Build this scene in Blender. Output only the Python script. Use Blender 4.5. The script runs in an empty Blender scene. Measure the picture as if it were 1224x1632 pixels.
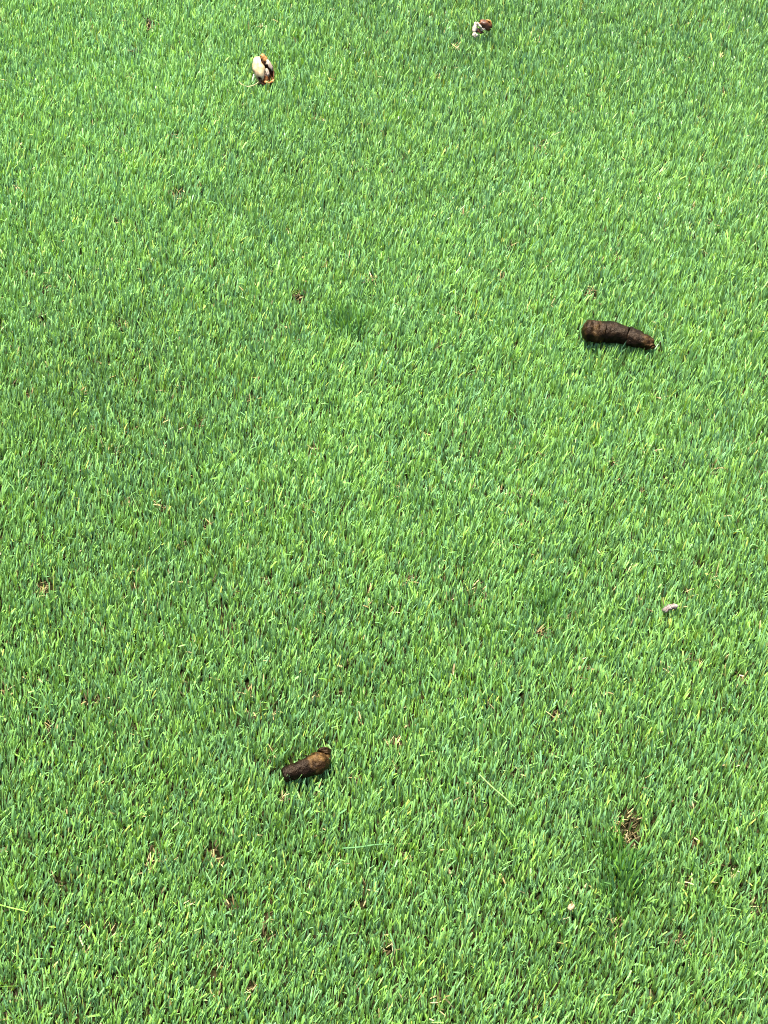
import bpy, bmesh, math
import numpy as np
from mathutils import Vector, Matrix, noise

sc = bpy.context.scene
C = sc.collection
R = math.radians
rng = np.random.default_rng(11)

# ------------------------------------------------------------------ camera
CAM_H, PITCH, VFOV = 1.45, 58.0, 42.0
cam_d = bpy.data.cameras.new('camera')
cam = bpy.data.objects.new('camera', cam_d); C.objects.link(cam)
cam.location = (0, 0, CAM_H)
cam.rotation_euler = (R(90 - PITCH), 0, 0)
cam_d.sensor_fit = 'VERTICAL'; cam_d.angle = R(VFOV)
cam_d.clip_start = 0.02; cam_d.clip_end = 1000
sc.camera = cam

# ------------------------------------------------------------------ daylight
SUN_EL, SUN_AZ = 62.0, -20.0            # azimuth from +Y, towards +X positive
world = bpy.data.worlds.new('World'); sc.world = world; world.use_nodes = True
wn = world.node_tree
sky = wn.nodes.new('ShaderNodeTexSky'); sky.sky_type = 'NISHITA'; sky.sun_disc = False
sky.sun_elevation = R(SUN_EL); sky.sun_rotation = R(SUN_AZ)
sky.air_density = 1.0; sky.dust_density = 3.0
bg = wn.nodes['Background']; bg.inputs['Strength'].default_value = 0.08
wn.links.new(sky.outputs[0], bg.inputs[0])
sun_d = bpy.data.lights.new('sun', 'SUN'); sun = bpy.data.objects.new('sun', sun_d); C.objects.link(sun)
sun_d.energy = 5.0; sun_d.angle = R(12.0); sun_d.color = (1.0, 0.95, 0.87)
sd = Vector((math.cos(R(SUN_EL)) * math.sin(R(SUN_AZ)), math.cos(R(SUN_EL)) * math.cos(R(SUN_AZ)), math.sin(R(SUN_EL))))
sun.rotation_euler = (-sd).to_track_quat('-Z', 'Y').to_euler()
vs = sc.view_settings
vs.view_transform = 'Standard'; vs.look = 'None'; vs.gamma = 1.0; vs.use_curve_mapping = False
vs.exposure = 2.46
sc.cycles.filter_width = 1.05

# ------------------------------------------------------------------ helpers
_t = math.tan(R(VFOV / 2))
_p = R(PITCH)
def gp(u, v, z=0.0):
    """point at height z that the photo (1224 x 1632) shows at pixel u, v"""
    a = (u - 612) / 816 * _t; b = (816 - v) / 816 * _t
    d = Vector((a, math.cos(_p) + b * math.sin(_p), -math.sin(_p) + b * math.cos(_p)))
    k = (z - CAM_H) / d.z
    return Vector((0, 0, CAM_H)) + d * k
def mpp(v):                              # metres per photo pixel at image row v
    g = gp(612, v); return (g.y * math.cos(_p) + CAM_H * math.sin(_p)) * _t / 816

def vnoise(x, y, cell, seed):
    """smooth value noise, -1..1"""
    g = np.random.default_rng(seed).uniform(-1, 1, (97, 97))
    fx = (x / cell) % 96; fy = (y / cell) % 96
    ix = fx.astype(int); iy = fy.astype(int); tx = fx - ix; ty = fy - iy
    tx = tx * tx * (3 - 2 * tx); ty = ty * ty * (3 - 2 * ty)
    return (g[ix, iy] * (1 - tx) + g[ix + 1, iy] * tx) * (1 - ty) + (g[ix, iy + 1] * (1 - tx) + g[ix + 1, iy + 1] * tx) * ty

def tag(o, label=None, cat=None, group=None, kind=None):
    if label: o['label'] = label
    if cat: o['category'] = cat
    if group: o['group'] = group
    if kind: o['kind'] = kind
    return o
def link(name, mesh, mat, parent=None):
    o = bpy.data.objects.new(name, mesh); C.objects.link(o)
    if mat: mesh.materials.append(mat)
    if parent: o.parent = parent
    return o
def empty(name, loc):
    o = bpy.data.objects.new(name, None); C.objects.link(o); o.location = loc; o.empty_display_size = 0.02
    return o

class NT:
    def __init__(s, name):
        s.m = bpy.data.materials.new(name); s.m.use_nodes = True; s.t = s.m.node_tree
        s.b = s.t.nodes['Principled BSDF']; s.out = s.t.nodes['Material Output']
    def n(s, typ, **kw):
        x = s.t.nodes.new(typ)
        for k, v in kw.items():
            if k in x.inputs: x.inputs[k].default_value = v
            else: setattr(x, k, v)
        return x
    def l(s, a, b): s.t.links.new(a, b)
    def ramp(s, fac, stops):
        r = s.n('ShaderNodeValToRGB'); cr = r.color_ramp
        while len(cr.elements) < len(stops): cr.elements.new(0.5)
        for e, (p, c) in zip(cr.elements, stops): e.position = p; e.color = (*c, 1)
        s.l(fac, r.inputs[0]); return r.outputs[0]

# ------------------------------------------------------------------ materials
def mat_blade(name, trans, rough, spec):
    t = NT(name); at = t.n('ShaderNodeAttribute', attribute_name='tint')
    t.l(at.outputs['Color'], t.b.inputs['Base Color'])
    t.b.inputs['Roughness'].default_value = rough
    t.b.inputs['Specular IOR Level'].default_value = spec
    tr = t.n('ShaderNodeBsdfTranslucent')
    hs = t.n('ShaderNodeHueSaturation', Hue=0.485, Saturation=1.15, Value=1.5)
    t.l(at.outputs['Color'], hs.inputs['Color']); t.l(hs.outputs[0], tr.inputs['Color'])
    mx = t.n('ShaderNodeMixShader'); mx.inputs[0].default_value = trans
    t.l(t.b.outputs[0], mx.inputs[1]); t.l(tr.outputs[0], mx.inputs[2]); t.l(mx.outputs[0], t.out.inputs[0])
    return t.m
M_blade = mat_blade('grass_blade', 0.19, 0.42, 0.45)
M_dry = mat_blade('dry_blade', 0.12, 0.7, 0.2)

def mat_soil():
    t = NT('soil'); co = t.n('ShaderNodeTexCoord')
    a = t.n('ShaderNodeTexNoise', Scale=160.0, Detail=8.0); t.l(co.outputs['Object'], a.inputs['Vector'])
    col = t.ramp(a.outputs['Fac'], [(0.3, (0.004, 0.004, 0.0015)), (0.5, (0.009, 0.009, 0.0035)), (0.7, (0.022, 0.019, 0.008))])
    t.l(col, t.b.inputs['Base Color']); t.b.inputs['Roughness'].default_value = 0.95; t.b.inputs['Specular IOR Level'].default_value = 0.0
    bp = t.n('ShaderNodeBump', Strength=0.7, Distance=0.004); t.l(a.outputs['Fac'], bp.inputs['Height']); t.l(bp.outputs[0], t.b.inputs['Normal'])
    return t.m
def mat_turf():
    t = NT('far_turf'); co = t.n('ShaderNodeTexCoord')
    a = t.n('ShaderNodeTexNoise', Scale=300.0, Detail=6.0); t.l(co.outputs['Object'], a.inputs['Vector'])
    t.l(t.ramp(a.outputs['Fac'], [(0.3, (0.03, 0.07, 0.02)), (0.7, (0.12, 0.24, 0.06))]), t.b.inputs['Base Color'])
    t.b.inputs['Roughness'].default_value = 0.9
    return t.m

# ------------------------------------------------------------------ ground
TILE = 0.40
X0, X1, Y0, Y1 = -2 * TILE, 2 * TILE, 0.10, 0.10 + 5 * TILE
def relief(x, y):
    return 0.0045 * vnoise(x, y, 0.16, 3) + 0.0025 * vnoise(x, y, 0.045, 4)

gm = bpy.data.meshes.new('ground')
nx, ny = 90, 110
gx = np.linspace(-4.2, 4.2, nx); gy = np.linspace(-3.2, 5.2, ny)
xx, yy = np.meshgrid(gx, gy, indexing='ij')
zz = relief(xx, yy)
edge = np.clip(np.minimum.reduce([xx + 4.2, 4.2 - xx, yy + 3.2, 5.2 - yy]) / 0.3, 0, 1)
zz = zz * edge - 0.002
co = np.stack([xx, yy, zz], -1).reshape(-1, 3)
idx = np.arange(nx * ny).reshape(nx, ny)
f = np.stack([idx[:-1, :-1], idx[1:, :-1], idx[1:, 1:], idx[:-1, 1:]], -1).reshape(-1, 4)
gm.from_pydata(co.tolist(), [], f.tolist())
for p in gm.polygons: p.use_smooth = True
tag(link('ground', gm, mat_soil()), kind='structure')
fm = bpy.data.meshes.new('far_lawn')
S = 300
o4 = [(-S, -S, -0.012), (S, -S, -0.012), (S, S, -0.012), (-S, S, -0.012)]
fm.from_pydata(o4, [], [(0, 1, 2, 3)])
tag(link('far_lawn', fm, mat_turf()), kind='structure')

# ------------------------------------------------------------------ things that lie on the lawn: where they press the grass
TOP = 0.014                                # mean height of the grass canopy
drop_a_px = [(927, 528), (945, 529), (968, 529), (1000, 535), (1026, 544), (1046, 552)]
drop_b_px = [(450, 1237), (472, 1229), (492, 1222), (508, 1214), (516, 1204), (517, 1192)]
spine_a = [gp(u, v, 0.0205) for u, v in drop_a_px]
spine_b = [gp(u, v, 0.0175) for u, v in drop_b_px]
husk_a = gp(421, 122, TOP); husk_b = gp(766, 53, TOP); flake_c = gp(1068, 970, TOP); chip_d = gp(910, 1446, TOP)
press = [(p.x, p.y + 0.004, 0.0105, 0.40) for s in (spine_a, spine_b) for p in s]
press += [((a.x + b.x) / 2, (a.y + b.y) / 2 + 0.004, 0.0105, 0.40) for s in (spine_a, spine_b) for a, b in zip(s, s[1:])]
press += [(husk_a.x, husk_a.y, 0.022, 0.5), (husk_a.x, husk_a.y + 0.02, 0.018, 0.5), (husk_b.x, husk_b.y, 0.016, 0.6), (flake_c.x, flake_c.y, 0.007, 0.7), (chip_d.x, chip_d.y, 0.004, 0.7)]

# thin spots where straw and soil show, as in the photo, then more at random
thin_px = [(68, 936, 11), (72, 950, 8), (20, 1585, 7), (175, 1488, 9), (335, 1360, 9), (240, 1375, 9), (445, 1276, 8), (630, 1187, 10), (570, 1245, 6),
           (510, 1290, 5), (1002, 1318, 16), (1008, 1345, 14), (1110, 1345, 8), (1205, 1450, 8), (1085, 1490, 6), (990, 1470, 7), (885, 1140, 7),
           (408, 1143, 8), (395, 1105, 8), (500, 1112, 8), (190, 515, 10), (475, 475, 10), (590, 445, 8), (860, 235, 8), (500, 190, 6), (860, 1010, 8),
           (1115, 905, 9), (800, 785, 7), (1135, 750, 9), (500, 720, 7), (400, 640, 7), (240, 40, 10), (280, 310, 10), (725, 75, 7), (800, 440, 7),
           (945, 465, 8), (345, 1375, 6), (745, 1315, 6), (680, 690, 6), (330, 840, 7), (1100, 1050, 7), (1190, 1215, 8), (620, 1520, 8),
           (700, 1590, 8), (400, 1580, 8), (575, 1450, 6), (425, 1465, 7), (1150, 90, 7)]
thin = []
for u, v, r in thin_px:
    g = gp(u, v, 0.006); thin.append((g.x, g.y, 1.2 * r * mpp(v)))
for k in range(650):
    thin.append((rng.uniform(X0, X1), rng.uniform(Y0, Y1), rng.uniform(0.0020, 0.0056)))

# ------------------------------------------------------------------ grass
YEL = np.array([0.151, 0.284, 0.043]); BLU = np.array([0.099, 0.212, 0.091])  # blade greens; sky reflection and light through the leaf are put into them
def blades(x, y, r, L, W, lean_az, t0, t1, twist, col, z0=None, tipw=None):
    """vertex, face and colour arrays for n ribbon blades of three segments"""
    n = len(x); S = 3
    z = relief(x, y) - 0.003 if z0 is None else z0
    side0 = np.stack([np.cos(lean_az), -np.sin(lean_az), np.zeros(n)], -1)
    P = np.zeros((n, S + 1, 2, 3)); c = np.stack([x, y, z], -1)
    prof = np.array([0.8, 1.0, 0.92, 0.30])
    pw = np.repeat(prof[None], n, 0)
    if tipw is not None: pw[:, 3] = tipw
    for i in range(S + 1):
        tt = t0 + (t1 - t0) * (i / S)
        d = np.stack([np.sin(tt) * np.sin(lean_az), np.sin(tt) * np.cos(lean_az), np.cos(tt)], -1)
        nb = np.cross(side0, d)
        s = side0 * np.cos(twist)[:, None] + nb * np.sin(twist)[:, None]
        w = (W * pw[:, i] * 0.5)[:, None]
        P[:, i, 0] = c - s * w; P[:, i, 1] = c + s * w
        c = c + d * (L / S)[:, None]
    base = (np.arange(n) * (S + 1) * 2)[:, None, None]
    q = np.array([[2 * i, 2 * i + 1, 2 * i + 3, 2 * i + 2] for i in range(S)])[None]
    F = (base + q).reshape(-1, 4)
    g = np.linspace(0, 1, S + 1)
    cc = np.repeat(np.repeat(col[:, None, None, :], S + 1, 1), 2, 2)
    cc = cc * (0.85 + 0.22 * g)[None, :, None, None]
    return P.reshape(-1, 3), F, cc.reshape(-1, 3)
def mesh_from(name, parts):
    V = np.concatenate([p[0] for p in parts]); off = np.cumsum([0] + [len(p[0]) for p in parts[:-1]])
    F = np.concatenate([p[1] + o for p, o in zip(parts, off)]); K = np.concatenate([p[2] for p in parts])
    me = bpy.data.meshes.new(name)
    me.vertices.add(len(V)); me.vertices.foreach_set('co', V.astype(np.float32).ravel())
    me.loops.add(F.size); me.loops.foreach_set('vertex_index', F.astype(np.int32).ravel())
    me.polygons.add(len(F)); me.polygons.foreach_set('loop_start', np.arange(0, F.size, 4, dtype=np.int32))
    me.update(calc_edges=True)
    me.polygons.foreach_set('use_smooth', np.ones(len(F), dtype=bool))
    a = me.color_attributes.new('tint', 'FLOAT_COLOR', 'POINT')
    a.data.foreach_set('color', np.concatenate([np.clip(K, 0, 1), np.ones((len(K), 1))], 1).astype(np.float32).ravel())
    return me

tuft_px = [(552, 512, 42, 30, 'dark green grass tuft left of the long brown dropping, taller than the lawn', 0.68),
           (994, 1392, 40, 66, 'dark green grass tuft with straw at its heart near the lower right corner', 0.8),
           (873, 962, 30, 26, 'deep green grass tuft left of the pale grey flake', 0.55)]
tufts = []
for u, v, a, b, lab, dk in tuft_px:
    g = gp(u, v, 0.01); tufts.append((g.x, g.y, a * mpp(v), b * mpp(v) * 1.2, (lab, dk)))

pale_px = [(130, 190, 330, 0.16), (650, 690, 300, 0.08), (1050, 330, 260, 0.05), (300, 20, 240, 0.08), (90, 605, 110, -0.13), (250, 640, 120, -0.07),
           (900, 960, 90, -0.06), (1000, 1440, 110, -0.08), (420, 1090, 180, -0.03), (740, 70, 140, -0.04), (420, 290, 120, -0.06)]
pale_w = [(gp(u, v), a * mpp(v), k) for u, v, a, k in pale_px]  # uneven light over the lawn is put into the blade colour here
def paler(x, y):
    """broad patches of paler and deeper green turf, with light variation in the colour"""
    f_ = np.ones(len(x))
    for g, a, k in pale_w: f_ += k * np.exp(-(((x - g.x) / a) ** 2 + ((y - g.y) / (a * 1.3)) ** 2))
    return f_
def lawn(x0, x1, y0, y1, dens, seed, near=True):
    r = np.random.default_rng(seed)
    n = int((x1 - x0) * (y1 - y0) * dens)
    x = r.uniform(x0, x1, n); y = r.uniform(y0, y1, n)
    keep = np.ones(n, bool); hs = np.ones(n); thinner = np.ones(n)
    if near:                                # outside the photo's view the turf is a little thinner
        hw = (y * math.cos(_p) + CAM_H * math.sin(_p)) * _t * 0.75 + 0.06
        thinner = np.clip(1 - (np.abs(x) - hw) / 0.35, 0.56, 1); keep &= r.random(n) < thinner
    if near:
        for cx, cy, rr in thin:
            d = np.hypot(x - cx, y - cy)
            keep &= ~((d < rr) & (r.random(n) < 0.93))
        for cx, cy, rr, h in press:
            d = np.hypot(x - cx, y - cy); hs = np.where(d < rr, np.minimum(hs, h), hs)
        for p in spine_a + spine_b:          # blades pushed up along the near side of the droppings
            d = np.hypot(x - p.x, y - p.y); hs = np.where((d < 0.019) & (y < p.y - 0.007), np.maximum(hs, 1.25), hs)
        for cx, cy, a, b, _ in tufts:
            d = np.hypot((x - cx) / a, (y - cy) / b)
            keep &= ~((d < 1) & (r.random(n) < 0.95 * (1 - d ** 2)))
    x, y, hs, thinner = x[keep], y[keep], hs[keep], thinner[keep]; n = len(x)
    big = vnoise(x, y, 0.30, 21); mid = vnoise(x, y, 0.085, 22); fine = vnoise(x, y, 0.02, 23)
    L = np.clip(r.normal(0.0176, 0.0042, n), 0.009, 0.034) * (1 + 0.05 * mid + 0.06 * fine + 0.15 * vnoise(x, y, 0.0085, 24)) * hs
    W = np.clip(r.normal(0.00158, 0.00046, n), 0.0008, 0.0036) / thinner ** 0.8
    az = R(13) + R(10) * vnoise(x, y, 0.025, 31) + R(9) * vnoise(x, y, 0.22, 32) + r.normal(0, R(21), n)
    wild = r.random(n) < 0.05
    az = np.where(wild, r.uniform(-math.pi, math.pi, n), az)
    t0 = np.abs(r.normal(R(21), R(13), n)) + R(2) * big
    t1 = t0 + np.abs(r.normal(R(27), R(18), n)) + R(3) * mid
    t1 = np.where(wild, np.minimum(t1, R(70)), np.minimum(t1, R(88)))
    tw = r.normal(0, R(38), n)
    k = np.clip(0.5 + 0.03 * big + 0.05 * mid + 0.14 * fine + r.normal(0, 0.30, n), 0, 1)[:, None]
    col = BLU * (1 - k) + YEL * k
    col = col * (np.clip(r.normal(1.0, 0.22, n), 0.45, 1.6) * paler(x, y))[:, None]
    # a few yellowing, brown-tipped and straw blades
    u = r.random(n)
    col = np.where((u < 0.020)[:, None], np.array([0.26, 0.32, 0.06]) * r.uniform(0.7, 1.1, n)[:, None], col)
    dry = (u > 0.994)
    col = np.where(dry[:, None], np.array([0.30, 0.25, 0.12]) * r.uniform(0.5, 1.2, n)[:, None], col)
    L = np.where(dry, L * 0.75, L)
    tipw = np.where(r.random(n) < 0.35, 0.7, 0.25)
    return blades(x, y, r, L, W, az, t0, t1, tw, col, tipw=tipw)

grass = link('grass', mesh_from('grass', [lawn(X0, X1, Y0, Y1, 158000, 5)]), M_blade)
tag(grass, 'short bright green mown lawn grass filling the whole picture', 'grass', kind='stuff')

# the same turf carried on around the part in view: one patch repeated by geometry nodes
og = link('grass', mesh_from('outer_grass', [lawn(-TILE / 2, TILE / 2, -TILE / 2, TILE / 2, 140000, 77, near=False)]), M_blade)
tag(og, 'short green mown grass carrying on around the lawn', 'grass', kind='stuff')
ng = bpy.data.node_groups.new('turf_repeat', 'GeometryNodeTree')
ng.interface.new_socket('Geometry', in_out='INPUT', socket_type='NodeSocketGeometry')
ng.interface.new_socket('Geometry', in_out='OUTPUT', socket_type='NodeSocketGeometry')
N = ng.nodes.new; LK = ng.links.new
gi, go = N('NodeGroupInput'), N('NodeGroupOutput')
NXT, NYT = 16, 17
grid = N('GeometryNodeMeshGrid'); grid.inputs['Size X'].default_value = TILE * (NXT - 1); grid.inputs['Size Y'].default_value = TILE * (NYT - 1)
grid.inputs['Vertices X'].default_value = NXT; grid.inputs['Vertices Y'].default_value = NYT
sp = N('GeometryNodeSetPosition'); LK(grid.outputs['Mesh'], sp.inputs['Geometry'])
cy = (Y0 + Y1) / 2
sp.inputs['Offset'].default_value = (0, cy, 0)
pos = N('GeometryNodeInputPosition'); sx = N('ShaderNodeSeparateXYZ'); LK(pos.outputs[0], sx.inputs[0])
def mth(op, a, b):
    m = N('ShaderNodeMath'); m.operation = op
    for i, s in enumerate((a, b)):
        if s is None: continue
        if isinstance(s, (int, float)): m.inputs[i].default_value = s
        else: LK(s, m.inputs[i])
    return m.outputs[0]
ox = mth('GREATER_THAN', mth('ABSOLUTE', sx.outputs['X'], None), X1)
oy = mth('GREATER_THAN', mth('ABSOLUTE', mth('SUBTRACT', sx.outputs['Y'], cy), None), (Y1 - Y0) / 2)
sel = mth('MAXIMUM', ox, oy)
ip = N('GeometryNodeInstanceOnPoints'); LK(sp.outputs[0], ip.inputs['Points']); LK(gi.outputs[0], ip.inputs['Instance']); LK(sel, ip.inputs['Selection'])
LK(ip.outputs[0], go.inputs[0])
og.modifiers.new('turf', 'NODES').node_group = ng

# straw and dead blades in the thin spots
r = np.random.default_rng(9)
px, py, ln = [], [], []
for cx, cy_, rr in thin:
    m = int(3 + (rr / 0.004) ** 2 * 3.2 * r.uniform(0.6, 1.2))
    px += list(cx + r.normal(0, rr * 0.55, m)); py += list(cy_ + r.normal(0, rr * 0.55, m))
m = 1800
px += list(r.uniform(X0, X1, m)); py += list(r.uniform(Y0, Y1, m))
px, py = np.array(px), np.array(py); n = len(px)
cs = np.array([[0.30, 0.24, 0.11], [0.20, 0.15, 0.06], [0.062, 0.048, 0.018], [0.030, 0.023, 0.009], [0.34, 0.30, 0.16]])
col = cs[r.choice(5, n, p=[0.20, 0.24, 0.26, 0.24, 0.06])] * r.uniform(0.7, 1.15, n)[:, None]
st = blades(px, py, r, r.uniform(0.006, 0.014, n), r.uniform(0.0007, 0.0018, n), r.uniform(-math.pi, math.pi, n), r.uniform(R(35), R(80), n), r.uniform(R(60), R(95), n),
            r.normal(0, R(40), n), col, z0=relief(px, py) + r.uniform(0.001, 0.006, n))
tag(link('dead_grass', mesh_from('dead_grass', [st]), M_dry), 'straw coloured and brown dead blades showing in thin spots of the lawn', 'dead grass', kind='stuff')

# darker tufts
for ti, (cx, cy_, a, b, (lab, dk)) in enumerate(tufts):
    r = np.random.default_rng(100 + ti)
    n = int(math.pi * a * b * 110000)
    th = r.uniform(0, 2 * math.pi, n); q = r.random(n) ** 0.75
    x = cx + a * q * np.cos(th); y = cy_ + b * q * np.sin(th)
    ok = np.ones(n, bool)
    for hx, hy, hr in thin[:len(thin_px)]: ok &= np.hypot(x - hx, y - hy) > hr * 0.8
    x, y, q = x[ok], y[ok], q[ok]; n = len(x)
    L = r.normal(0.0225, 0.0045, n) * (1.12 - 0.25 * q); W = np.clip(r.normal(0.0021, 0.0005, n), 0.0010, 0.0036)
    az = np.arctan2((x - cx) / a, 1.3 + (y - cy_) / b) * 0.9 + r.normal(0, R(26), n)
    t0 = np.abs(r.normal(R(14), R(10), n)); t1 = t0 + np.abs(r.normal(R(26), R(16), n))
    k = np.clip(r.normal(0.45, 0.3, n), 0, 1)[:, None]
    col = (np.array([0.046, 0.130, 0.040]) * (1 - k) + np.array([0.110, 0.240, 0.026]) * k) * np.clip(r.normal(1, .2, n), .5, 1.5)[:, None]
    col = col * dk + (BLU * (1 - k) + YEL * k) * (1 - dk)
    g0 = Vector((cx, cy_, 0))
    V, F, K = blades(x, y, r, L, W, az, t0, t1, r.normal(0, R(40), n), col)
    V = V - np.array([cx, cy_, 0])
    o = link('grass_tuft', mesh_from('grass_tuft', [(V, F, K)]), M_blade); o.location = g0
    tag(o, lab, 'grass tuft', 'darker tufts in the lawn')

# ------------------------------------------------------------------ droppings
def mat_dropping():
    """grey brown to rust by the mesh's own 'warm' attribute"""
    t = NT('dropping'); co = t.n('ShaderNodeTexCoord'); at = t.n('ShaderNodeAttribute', attribute_name='warm')
    a = t.n('ShaderNodeTexNoise', Scale=120.0, Detail=7.0, Roughness=0.65); t.l(co.outputs['Object'], a.inputs['Vector'])
    b = t.n('ShaderNodeTexNoise', Scale=700.0, Detail=4.0); t.l(co.outputs['Object'], b.inputs['Vector'])
    c1 = t.ramp(a.outputs['Fac'], [(0.30, (0.0012, 0.0006, 0.00025)), (0.52, (0.0034, 0.0018, 0.0010)), (0.75, (0.0075, 0.0040, 0.0021))])
    c2 = t.ramp(a.outputs['Fac'], [(0.34, (0.0035, 0.0014, 0.0005)), (0.48, (0.017, 0.0085, 0.0026)), (0.66, (0.070, 0.039, 0.012))])
    mx = t.n('ShaderNodeMix', data_type='RGBA'); t.l(at.outputs['Fac'], mx.inputs[0]); t.l(c1, mx.inputs[6]); t.l(c2, mx.inputs[7])
    t.l(mx.outputs[2], t.b.inputs['Base Color'])
    t.b.inputs['Roughness'].default_value = 0.34; t.b.inputs['Specular IOR Level'].default_value = 0.09; t.b.inputs['Specular Tint'].default_value = (1.0, 0.78, 0.58, 1)
    ad = t.n('ShaderNodeMath', operation='ADD'); mu = t.n('ShaderNodeMath', operation='MULTIPLY'); mu.inputs[1].default_value = 0.4
    t.l(b.outputs['Fac'], mu.inputs[0]); t.l(a.outputs['Fac'], ad.inputs[0]); t.l(mu.outputs[0], ad.inputs[1])
    bp = t.n('ShaderNodeBump', Strength=0.9, Distance=0.0022); t.l(ad.outputs[0], bp.inputs['Height']); t.l(bp.outputs[0], t.b.inputs['Normal'])
    return t.m
M_drop = mat_dropping()

def crom(pts, t):
    n = len(pts) - 1; t = min(max(t, 0), 1) * n; i = min(int(t), n - 1); f = t - i
    p1, p2 = pts[i], pts[i + 1]; p0 = pts[i - 1] if i else p1 * 2 - p2; p3 = pts[i + 2] if i + 2 <= n else p2 * 2 - p1
    return 0.5 * ((2 * p1) + (p2 - p0) * f + (2 * p0 - 5 * p1 + 4 * p2 - p3) * f * f + (3 * p1 - p0 - 3 * p2 + p3) * f ** 3)
def interp(prof, t):
    for (a, ra), (b, rb) in zip(prof, prof[1:]):
        if t <= b:
            k = (t - a) / (b - a); k = k * k * (3 - 2 * k); return ra + (rb - ra) * k
    return prof[-1][1]
def log_segment(name, pts, s0, s1, prof, warm, parent, seed, rings=34, sides=40, amp=0.0012, cap0=0.5, cap1=0.5, squash=0.88, jag=0.02, crease=1.0):
    """a lumpy sausage piece of the spine between s0 and s1; its ends are domed by cap0 / cap1"""
    bm = bmesh.new(); rows = []; wv = []
    total = sum((b - a).length for a, b in zip(pts, pts[1:]))
    for i in range(rings + 1):
        k = 0.5 - 0.5 * math.cos(math.pi * i / rings); row = []
        for j in range(sides):
            a = 2 * math.pi * j / sides
            e0 = s0 + jag * noise.noise(Vector((math.cos(a) * 1.4, math.sin(a) * 1.4, seed))) * (s0 > 0)
            e1 = s1 + jag * noise.noise(Vector((math.cos(a) * 1.4, math.sin(a) * 1.4, seed + 7))) * (s1 < 1)
            t = e0 + (e1 - e0) * k
            p = crom(pts, t); d = (crom(pts, min(t + 0.01, 1)) - crom(pts, max(t - 0.01, 0))).normalized()
            rad = interp(prof, t)
            da = (t - e0) * total / max(rad * cap0, 1e-5); db = (e1 - t) * total / max(rad * cap1, 1e-5)
            for q in (da, db):
                if q < 1: rad *= math.sqrt(max(1 - (1 - q) ** 2, 0.0009))
            sd_ = d.cross(Vector((0, 0, 1))).normalized(); up = sd_.cross(d).normalized()
            dirn = sd_ * math.cos(a) + up * (math.sin(a) * squash)
            q = p + dirn * rad
            w_ = interp(warm, t + 0.09 * noise.noise(q * 160 + Vector((0, 0, seed)))); wv.append(w_)
            nn = noise.noise(q * 70 + Vector((seed, 0, 0))) * amp * 1.5 + noise.noise(q * 210 + Vector((0, seed, 0))) * amp * 0.8 + noise.noise(q * 520) * amp * 0.4
            nn -= crease * amp * max(0, 0.16 - abs(noise.noise(q * 95 + Vector((0, seed, seed))))) / 0.16
            nn *= 1 + 0.7 * w_
            row.append(bm.verts.new(q + dirn.normalized() * nn * min(1, rad / 0.006) - parent.location))
        rows.append(row)
    for r0, r1 in zip(rows, rows[1:]):
        for j in range(sides):
            bm.faces.new((r0[j], r0[(j + 1) % sides], r1[(j + 1) % sides], r1[j]))
    bm.faces.new(rows[0][::-1]); bm.faces.new(rows[-1])
    bmesh.ops.recalc_face_normals(bm, faces=bm.faces)
    me = bpy.data.meshes.new(name); bm.to_mesh(me); bm.free()
    for p in me.polygons: p.use_smooth = True
    me.attributes.new('warm', 'FLOAT', 'POINT').data.foreach_set('value', wv)
    return link(name, me, M_drop, parent)

sa = mpp(532)
ca = gp(985, 540, 0); ra = empty('dropping', (ca.x, ca.y, TOP - 0.008))
tag(ra, 'long dark brown curved dropping in jointed segments, right side of lawn', 'dropping', 'brown droppings on the lawn')
pa = [(0, 17 * sa), (0.10, 18.5 * sa), (0.22, 17.6 * sa), (0.33, 17 * sa), (0.40, 17.8 * sa), (0.56, 15.6 * sa), (0.60, 15.0 * sa), (0.68, 14.2 * sa), (0.82, 12 * sa), (0.93, 9 * sa), (1.0, 6.5 * sa)]
wa = [(-0.2, 0.6), (0.05, 0.35), (0.12, 0.22), (0.28, 0.5), (0.36, 0.12), (0.76, 0.06), (0.86, 0.7), (1.0, 1.0), (1.2, 0.95)]
log_segment('segment', spine_a, 0.0, 0.375, pa, wa, ra, 1.7, cap0=0.8, cap1=0.07, amp=0.0014, crease=0.8)
log_segment('segment', spine_a, 0.365, 0.605, [(t, q * 1.02) for t, q in pa], wa, ra, 5.1, cap0=0.05, cap1=0.07, amp=0.0009, crease=0.5)
log_segment('segment', spine_a, 0.595, 0.95, [(t, q * 1.03) for t, q in pa], wa, ra, 9.3, cap0=0.12, cap1=0.4, amp=0.0012, crease=0.7)
tp = log_segment('tip', spine_a, 0.86, 1.0, [(0, 8.5 * sa), (0.9, 8.5 * sa), (1, 6 * sa)], wa, ra, 3.3, cap0=0.4, cap1=0.6, amp=0.0030, crease=1.5)
tp['label'] = 'rusty frayed tip'

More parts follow.
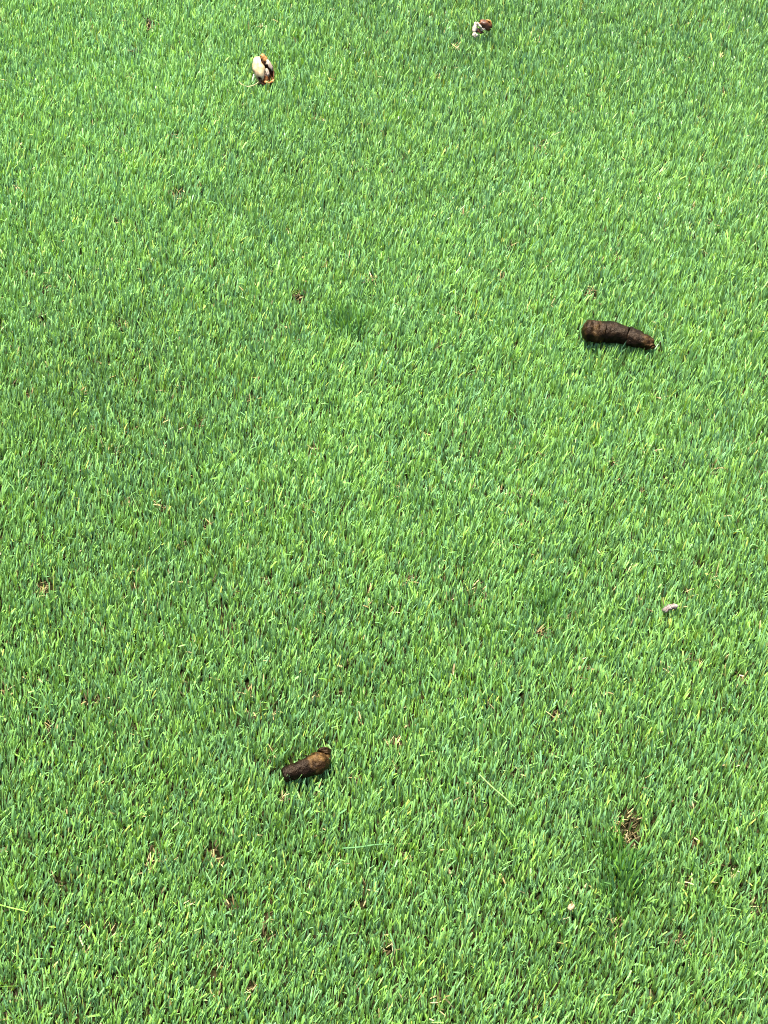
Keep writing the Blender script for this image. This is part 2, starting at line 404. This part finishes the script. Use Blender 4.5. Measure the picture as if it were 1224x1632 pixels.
sb = mpp(1220)
cb = gp(486, 1222, 0); rb = empty('dropping', (cb.x, cb.y, TOP - 0.008))
tag(rb, 'short stubby dropping, half dark brown half rusty, in the lower left of lawn', 'dropping', 'brown droppings on the lawn')
pb = [(0, 11.5 * sb), (0.06, 12.5 * sb), (0.2, 13.5 * sb), (0.36, 15.6 * sb), (0.5, 17 * sb), (0.62, 17.6 * sb), (0.74, 15 * sb), (0.84, 10.3 * sb), (0.93, 11.8 * sb), (1.0, 10.5 * sb)]
wb = [(-0.2, 0.0), (0.40, 0.05), (0.50, 1.0), (0.78, 0.95), (0.88, 0.3), (1.2, 0.2)]
log_segment('body', spine_b, 0.0, 0.86, pb, wb, rb, 2.2, cap0=0.22, cap1=0.5, amp=0.0011, rings=60, sides=48, crease=0.35)
log_segment('knob', spine_b, 0.80, 1.0, pb, wb, rb, 12.2, cap0=0.5, cap1=0.8, amp=0.0015, crease=0.5)

# ------------------------------------------------------------------ husks and flakes
def mat_shell(name, a, b, c, rough=0.55):
    t = NT(name); co = t.n('ShaderNodeTexCoord')
    n1 = t.n('ShaderNodeTexNoise', Scale=140.0, Detail=6.0); t.l(co.outputs['Object'], n1.inputs['Vector'])
    t.l(t.ramp(n1.outputs['Fac'], [(0.3, a), (0.52, b), (0.72, c)]), t.b.inputs['Base Color'])
    t.b.inputs['Roughness'].default_value = rough; t.b.inputs['Specular IOR Level'].default_value = 0.15
    bp = t.n('ShaderNodeBump', Strength=0.5, Distance=0.001); t.l(n1.outputs['Fac'], bp.inputs['Height']); t.l(bp.outputs[0], t.b.inputs['Normal'])
    return t.m
M_cream = mat_shell('husk_cream', (0.15, 0.10, 0.045), (0.27, 0.205, 0.11), (0.33, 0.26, 0.155))
M_pale = mat_shell('husk_pale_grey', (0.09, 0.065, 0.043), (0.155, 0.122, 0.09), (0.22, 0.182, 0.14))
M_rust = mat_shell('husk_rust', (0.05, 0.018, 0.005), (0.13, 0.048, 0.011), (0.22, 0.09, 0.025), 0.45)
M_dark = mat_shell('husk_dark', (0.015, 0.006, 0.003), (0.05, 0.018, 0.006), (0.12, 0.045, 0.015), 0.45)
M_orange = mat_shell('husk_orange', (0.11, 0.045, 0.011), (0.19, 0.083, 0.022), (0.26, 0.13, 0.042), 0.5)
M_white = mat_shell('husk_white', (0.20, 0.165, 0.12), (0.27, 0.235, 0.18), (0.35, 0.31, 0.25))
M_straw = mat_shell('straw', (0.13, 0.11, 0.045), (0.20, 0.17, 0.08), (0.27, 0.23, 0.13), 0.6)

def shell(name, mat, parent, loc, rot, size, u0, u1, v0, v1, seed, ragged=0.12, thick=0.0012, nu=20, nv=14, lump=0.05):
    """a curved piece of an egg-shaped husk: u runs round the long axis (deg), v along it (-1..1); thin but solid"""
    bm = bmesh.new(); rows = []
    for i in range(nu + 1):
        row = []
        for j in range(nv + 1):
            a = i / nu; b = j / nv
            ea = ragged * noise.noise(Vector((b * 4, seed, 0.3))); eb = ragged * noise.noise(Vector((a * 4, 0.7, seed)))
            aa = R(u0 + (u1 - u0) * (a + (ea if a > 0.5 else -ea) * abs(a - 0.5) * 2))
            bb = v0 + (v1 - v0) * (b + eb * abs(b - 0.5) * 2)
            bb = max(-0.995, min(0.995, bb)); w = math.sqrt(1 - bb * bb) ** 0.8
            l = 1 + lump * noise.noise(Vector((a * 3 + seed, b * 3, 1.1)))
            row.append(bm.verts.new(Vector((math.sin(aa) * w * l * size[0], bb * size[1], math.cos(aa) * w * l * size[2]))))
        rows.append(row)
    for r0, r1 in zip(rows, rows[1:]):
        for j in range(nv): bm.faces.new((r0[j], r1[j], r1[j + 1], r0[j + 1]))
    bmesh.ops.recalc_face_normals(bm, faces=bm.faces)
    me = bpy.data.meshes.new(name); bm.to_mesh(me); bm.free()
    for p in me.polygons: p.use_smooth = True
    o = link(name, me, mat, parent); o.location = loc; o.rotation_euler = tuple(R(q) for q in rot)
    md = o.modifiers.new('thickness', 'SOLIDIFY'); md.thickness = thick; md.offset = 0
    return o
def strip(name, mat, parent, pts, w, h=0.35, taper=(0.7, 1, 1, 0.5)):
    """a flattened stalk along points"""
    bm = bmesh.new(); rows = []; n = (len(pts) - 1) * 5
    for i in range(n + 1):
        t = i / n; p = crom(pts, t); d = (crom(pts, min(t + .02, 1)) - crom(pts, max(t - .02, 0))).normalized()
        s = d.cross(Vector((0, 0, 1))).normalized(); up = s.cross(d)
        ww = w * interp([(k / (len(taper) - 1), q) for k, q in enumerate(taper)], t)
        rows.append([bm.verts.new(p + s * math.cos(a) * ww + up * math.sin(a) * ww * h) for a in (2 * math.pi * k / 8 for k in range(8))])
    for r0, r1 in zip(rows, rows[1:]):
        for j in range(8): bm.faces.new((r0[j], r0[(j + 1) % 8], r1[(j + 1) % 8], r1[j]))
    bm.faces.new(rows[0][::-1]); bm.faces.new(rows[-1]); bmesh.ops.recalc_face_normals(bm, faces=bm.faces)
    me = bpy.data.meshes.new(name); bm.to_mesh(me); bm.free()
    for p in me.polygons: p.use_smooth = True
    return link(name, me, mat, parent)

# split husk, top left
s = mpp(110) * 0.95; q = s / 0.98
h = empty('seed_husk', (husk_a.x, husk_a.y, TOP + 0.012)); h.rotation_euler = (R(28), 0, 0)
tag(h, 'split cream seed husk with rusty inside and thin stalk, near top left', 'seed husk', 'split husks fallen on the lawn')
shell('inner_shell', M_dark, h, (2 * s, -1 * q, 0), (0, 0, 12), (14 * s, 23 * q, 10 * s), 82, 278, -0.97, 0.97, 4.4, thick=0.0016, ragged=0.06, lump=0.12)
shell('outer_shell', M_cream, h, (-7 * s, 3 * q, -0.001), (0, -8, 12), (10 * s, 20 * q, 10 * s), -100, 58, -0.96, 0.96, 2.1, thick=0.0018, ragged=0.2, lump=0.3)
shell('rim', M_orange, h, (1 * s, 19 * q, 0.002), (0, 10, 38), (4 * s, 8 * q, 4 * s), -70, 80, -0.9, 0.9, 8.2, thick=0.0014, ragged=0.4, lump=0.3)
shell('side_flap', M_pale, h, (8 * s, 8 * q, 0.002), (0, 14, 30), (4.6 * s, 11 * q, 5 * s), -50, 95, -0.9, 0.9, 6.2, thick=0.0014, ragged=0.5, lump=0.35)
shell('flake', M_pale, h, (6 * s, -4 * q, 0.001), (0, 10, 10), (3.2 * s, 7 * q, 3 * s), -60, 70, -0.8, 0.95, 3.9, ragged=0.5, lump=0.3)
shell('lower_lip', M_rust, h, (5 * s, -13 * q, -0.003), (0, 0, 30), (9 * s, 9 * q, 5 * s), 92, 268, -0.95, 0.8, 5.5, thick=0.0016, ragged=0.2)
strip('lip_rim', M_orange, h, [Vector((x_ * s, y_ * q, z_)) for x_, y_, z_ in ((-1, -15, -.002), (4, -19.5, .001), (10, -21, .002), (15, -19, .003), (17.5, -15, .002))], 1.9 * s, 0.5, taper=(0.3, 1.25, 0.7, 1.2, 0.3))
bpy.context.view_layer.update(); hi = h.matrix_world.inverted()
strip('stalk', M_straw, h, [hi @ gp(u, v, TOP + 0.003) for u, v in ((418, 124), (408, 134), (396, 138), (386, 135), (381, 130))], 0.95 * s, 0.7)

# small broken husk, top
s = mpp(45); q = s / 0.92
h = empty('seed_husk', (husk_b.x, husk_b.y, TOP + 0.006)); h.rotation_euler = (R(30), 0, 0)
tag(h, 'small broken husk with white scraps and reddish brown shell, at the top edge', 'seed husk', 'split husks fallen on the lawn')
shell('outer_shell', M_dark, h, (7 * s, 7 * q, 0), (0, 0, 66), (7 * s, 10 * q, 7 * s), -95, 85, -0.95, 0.95, 12.1, ragged=0.25, thick=0.0016, lump=0.3)
shell('rim', M_orange, h, (12 * s, 9 * q, 0.001), (10, 20, 40), (3 * s, 6 * q, 6 * s), -40, 80, -0.7, 0.9, 12.9, ragged=0.4, lump=0.3)
shell('white_scrap', M_white, h, (-9 * s, 4 * q, 0), (0, -15, -14), (3.4 * s, 8 * q, 3 * s), -80, 60, -0.9, 0.9, 14.1, ragged=0.7, lump=0.5)
shell('white_scrap', M_white, h, (-9 * s, -7 * q, 0), (0, 0, 30), (3.4 * s, 4 * q, 2.5 * s), -80, 70, -0.9, 0.9, 15.6, ragged=0.7, lump=0.5)
shell('white_scrap', M_white, h, (6 * s, 1 * q, 0.001), (0, 0, 104), (1.8 * s, 6 * q, 3 * s), -80, 70, -0.9, 0.9, 16.6, ragged=0.6, lump=0.4)
shell('white_scrap', M_white, h, (-3 * s, 6 * q, 0.003), (0, 0, 42), (1.4 * s, 6 * q, 2.5 * s), -80, 70, -0.9, 0.9, 17.6, ragged=0.5, lump=0.4)
shell('gap_shade', M_dark, h, (-4 * s, 0 * q, -0.003), (0, 0, 70), (4 * s, 8 * q, 3 * s), -80, 80, -0.9, 0.9, 18.6, ragged=0.5, lump=0.3)  # dark sheet standing in for the shaded gap between the scraps

# little flakes
s = mpp(968)
h = empty('bark_flake', (flake_c.x, flake_c.y, TOP - 0.002))
tag(h, 'tiny pale grey pinkish flake lying on grass below the long dropping', 'flake')
M_flake = mat_shell('flake_grey', (0.05, 0.036, 0.03), (0.12, 0.093, 0.08), (0.21, 0.175, 0.155), 0.7)
shell('flake_body', M_flake, h, (-5 * s, -1 * s, 0.003), (25, 0, -68), (4.5 * s, 7.5 * s, 4 * s), -85, 80, -0.95, 0.9, 21.0, ragged=0.5, thick=0.0014, lump=0.5)
shell('flake_edge', M_flake, h, (4.5 * s, 2 * s, 0.003), (25, 0, -84), (4 * s, 8 * s, 4 * s), -85, 80, -0.9, 0.9, 22.0, ragged=0.5, thick=0.0014, lump=0.5)
s = mpp(1446)
h = empty('wood_chip', (chip_d.x, chip_d.y, TOP - 0.002))
tag(h, 'tiny cream wood chip low on the right, left of the straw tuft', 'wood chip')
shell('chip_body', M_cream, h, (0, 0, 0.003), (30, 0, -40), (3.4 * s, 5.2 * s, 3 * s), -80, 80, -0.9, 0.9, 31.0, ragged=0.6, thick=0.0012, lump=0.6)
shell('chip_edge', M_straw, h, (3 * s, 2 * s, 0.002), (20, 20, 30), (2 * s, 3.6 * s, 3 * s), -80, 80, -0.9, 0.9, 32.0, ragged=0.5, thick=0.001)

# loose stems lying on top
def mat_plain(name, c, rough=0.5):
    t = NT(name); co = t.n('ShaderNodeTexCoord')
    n1 = t.n('ShaderNodeTexNoise', Scale=220.0, Detail=4.0); t.l(co.outputs['Object'], n1.inputs['Vector'])
    t.l(t.ramp(n1.outputs['Fac'], [(0.3, tuple(q * 0.7 for q in c)), (0.7, tuple(q * 1.25 for q in c))]), t.b.inputs['Base Color'])
    t.b.inputs['Roughness'].default_value = rough; t.b.inputs['Specular IOR Level'].default_value = 0.1
    return t.m
M_stem1 = mat_plain('stem_pale', (0.09, 0.155, 0.042)); M_stem2 = mat_plain('stem_green', (0.04, 0.105, 0.032)); M_stem3 = mat_plain('stem_yellow', (0.10, 0.20, 0.028))
for lab, mat, pts, w in (('long pale green stem lying slanted right of the stubby dropping', M_stem1, [(763, 1233), (782, 1252), (803, 1270), (822, 1288)], 1.2),
                         ('long dark green blade lying level below the stubby dropping', M_stem2, [(545, 1352), (572, 1350), (600, 1346), (628, 1345)], 1.3),
                         ('thin yellow green stem lying level at the lower left edge', M_stem3, [(0, 1442), (18, 1447), (36, 1451), (46, 1454)], 1.2)):
    P3 = [gp(u, v, TOP + 0.002) for u, v in pts]
    base = P3[0].copy()
    o = strip('loose_grass_blade', mat, None, [p - base for p in P3], w * mpp(pts[0][1]), 0.4, taper=(0.9, 1, 0.9, 0.4)); o.location = base
    tag(o, lab, 'grass blade', 'loose stems lying on the lawn')
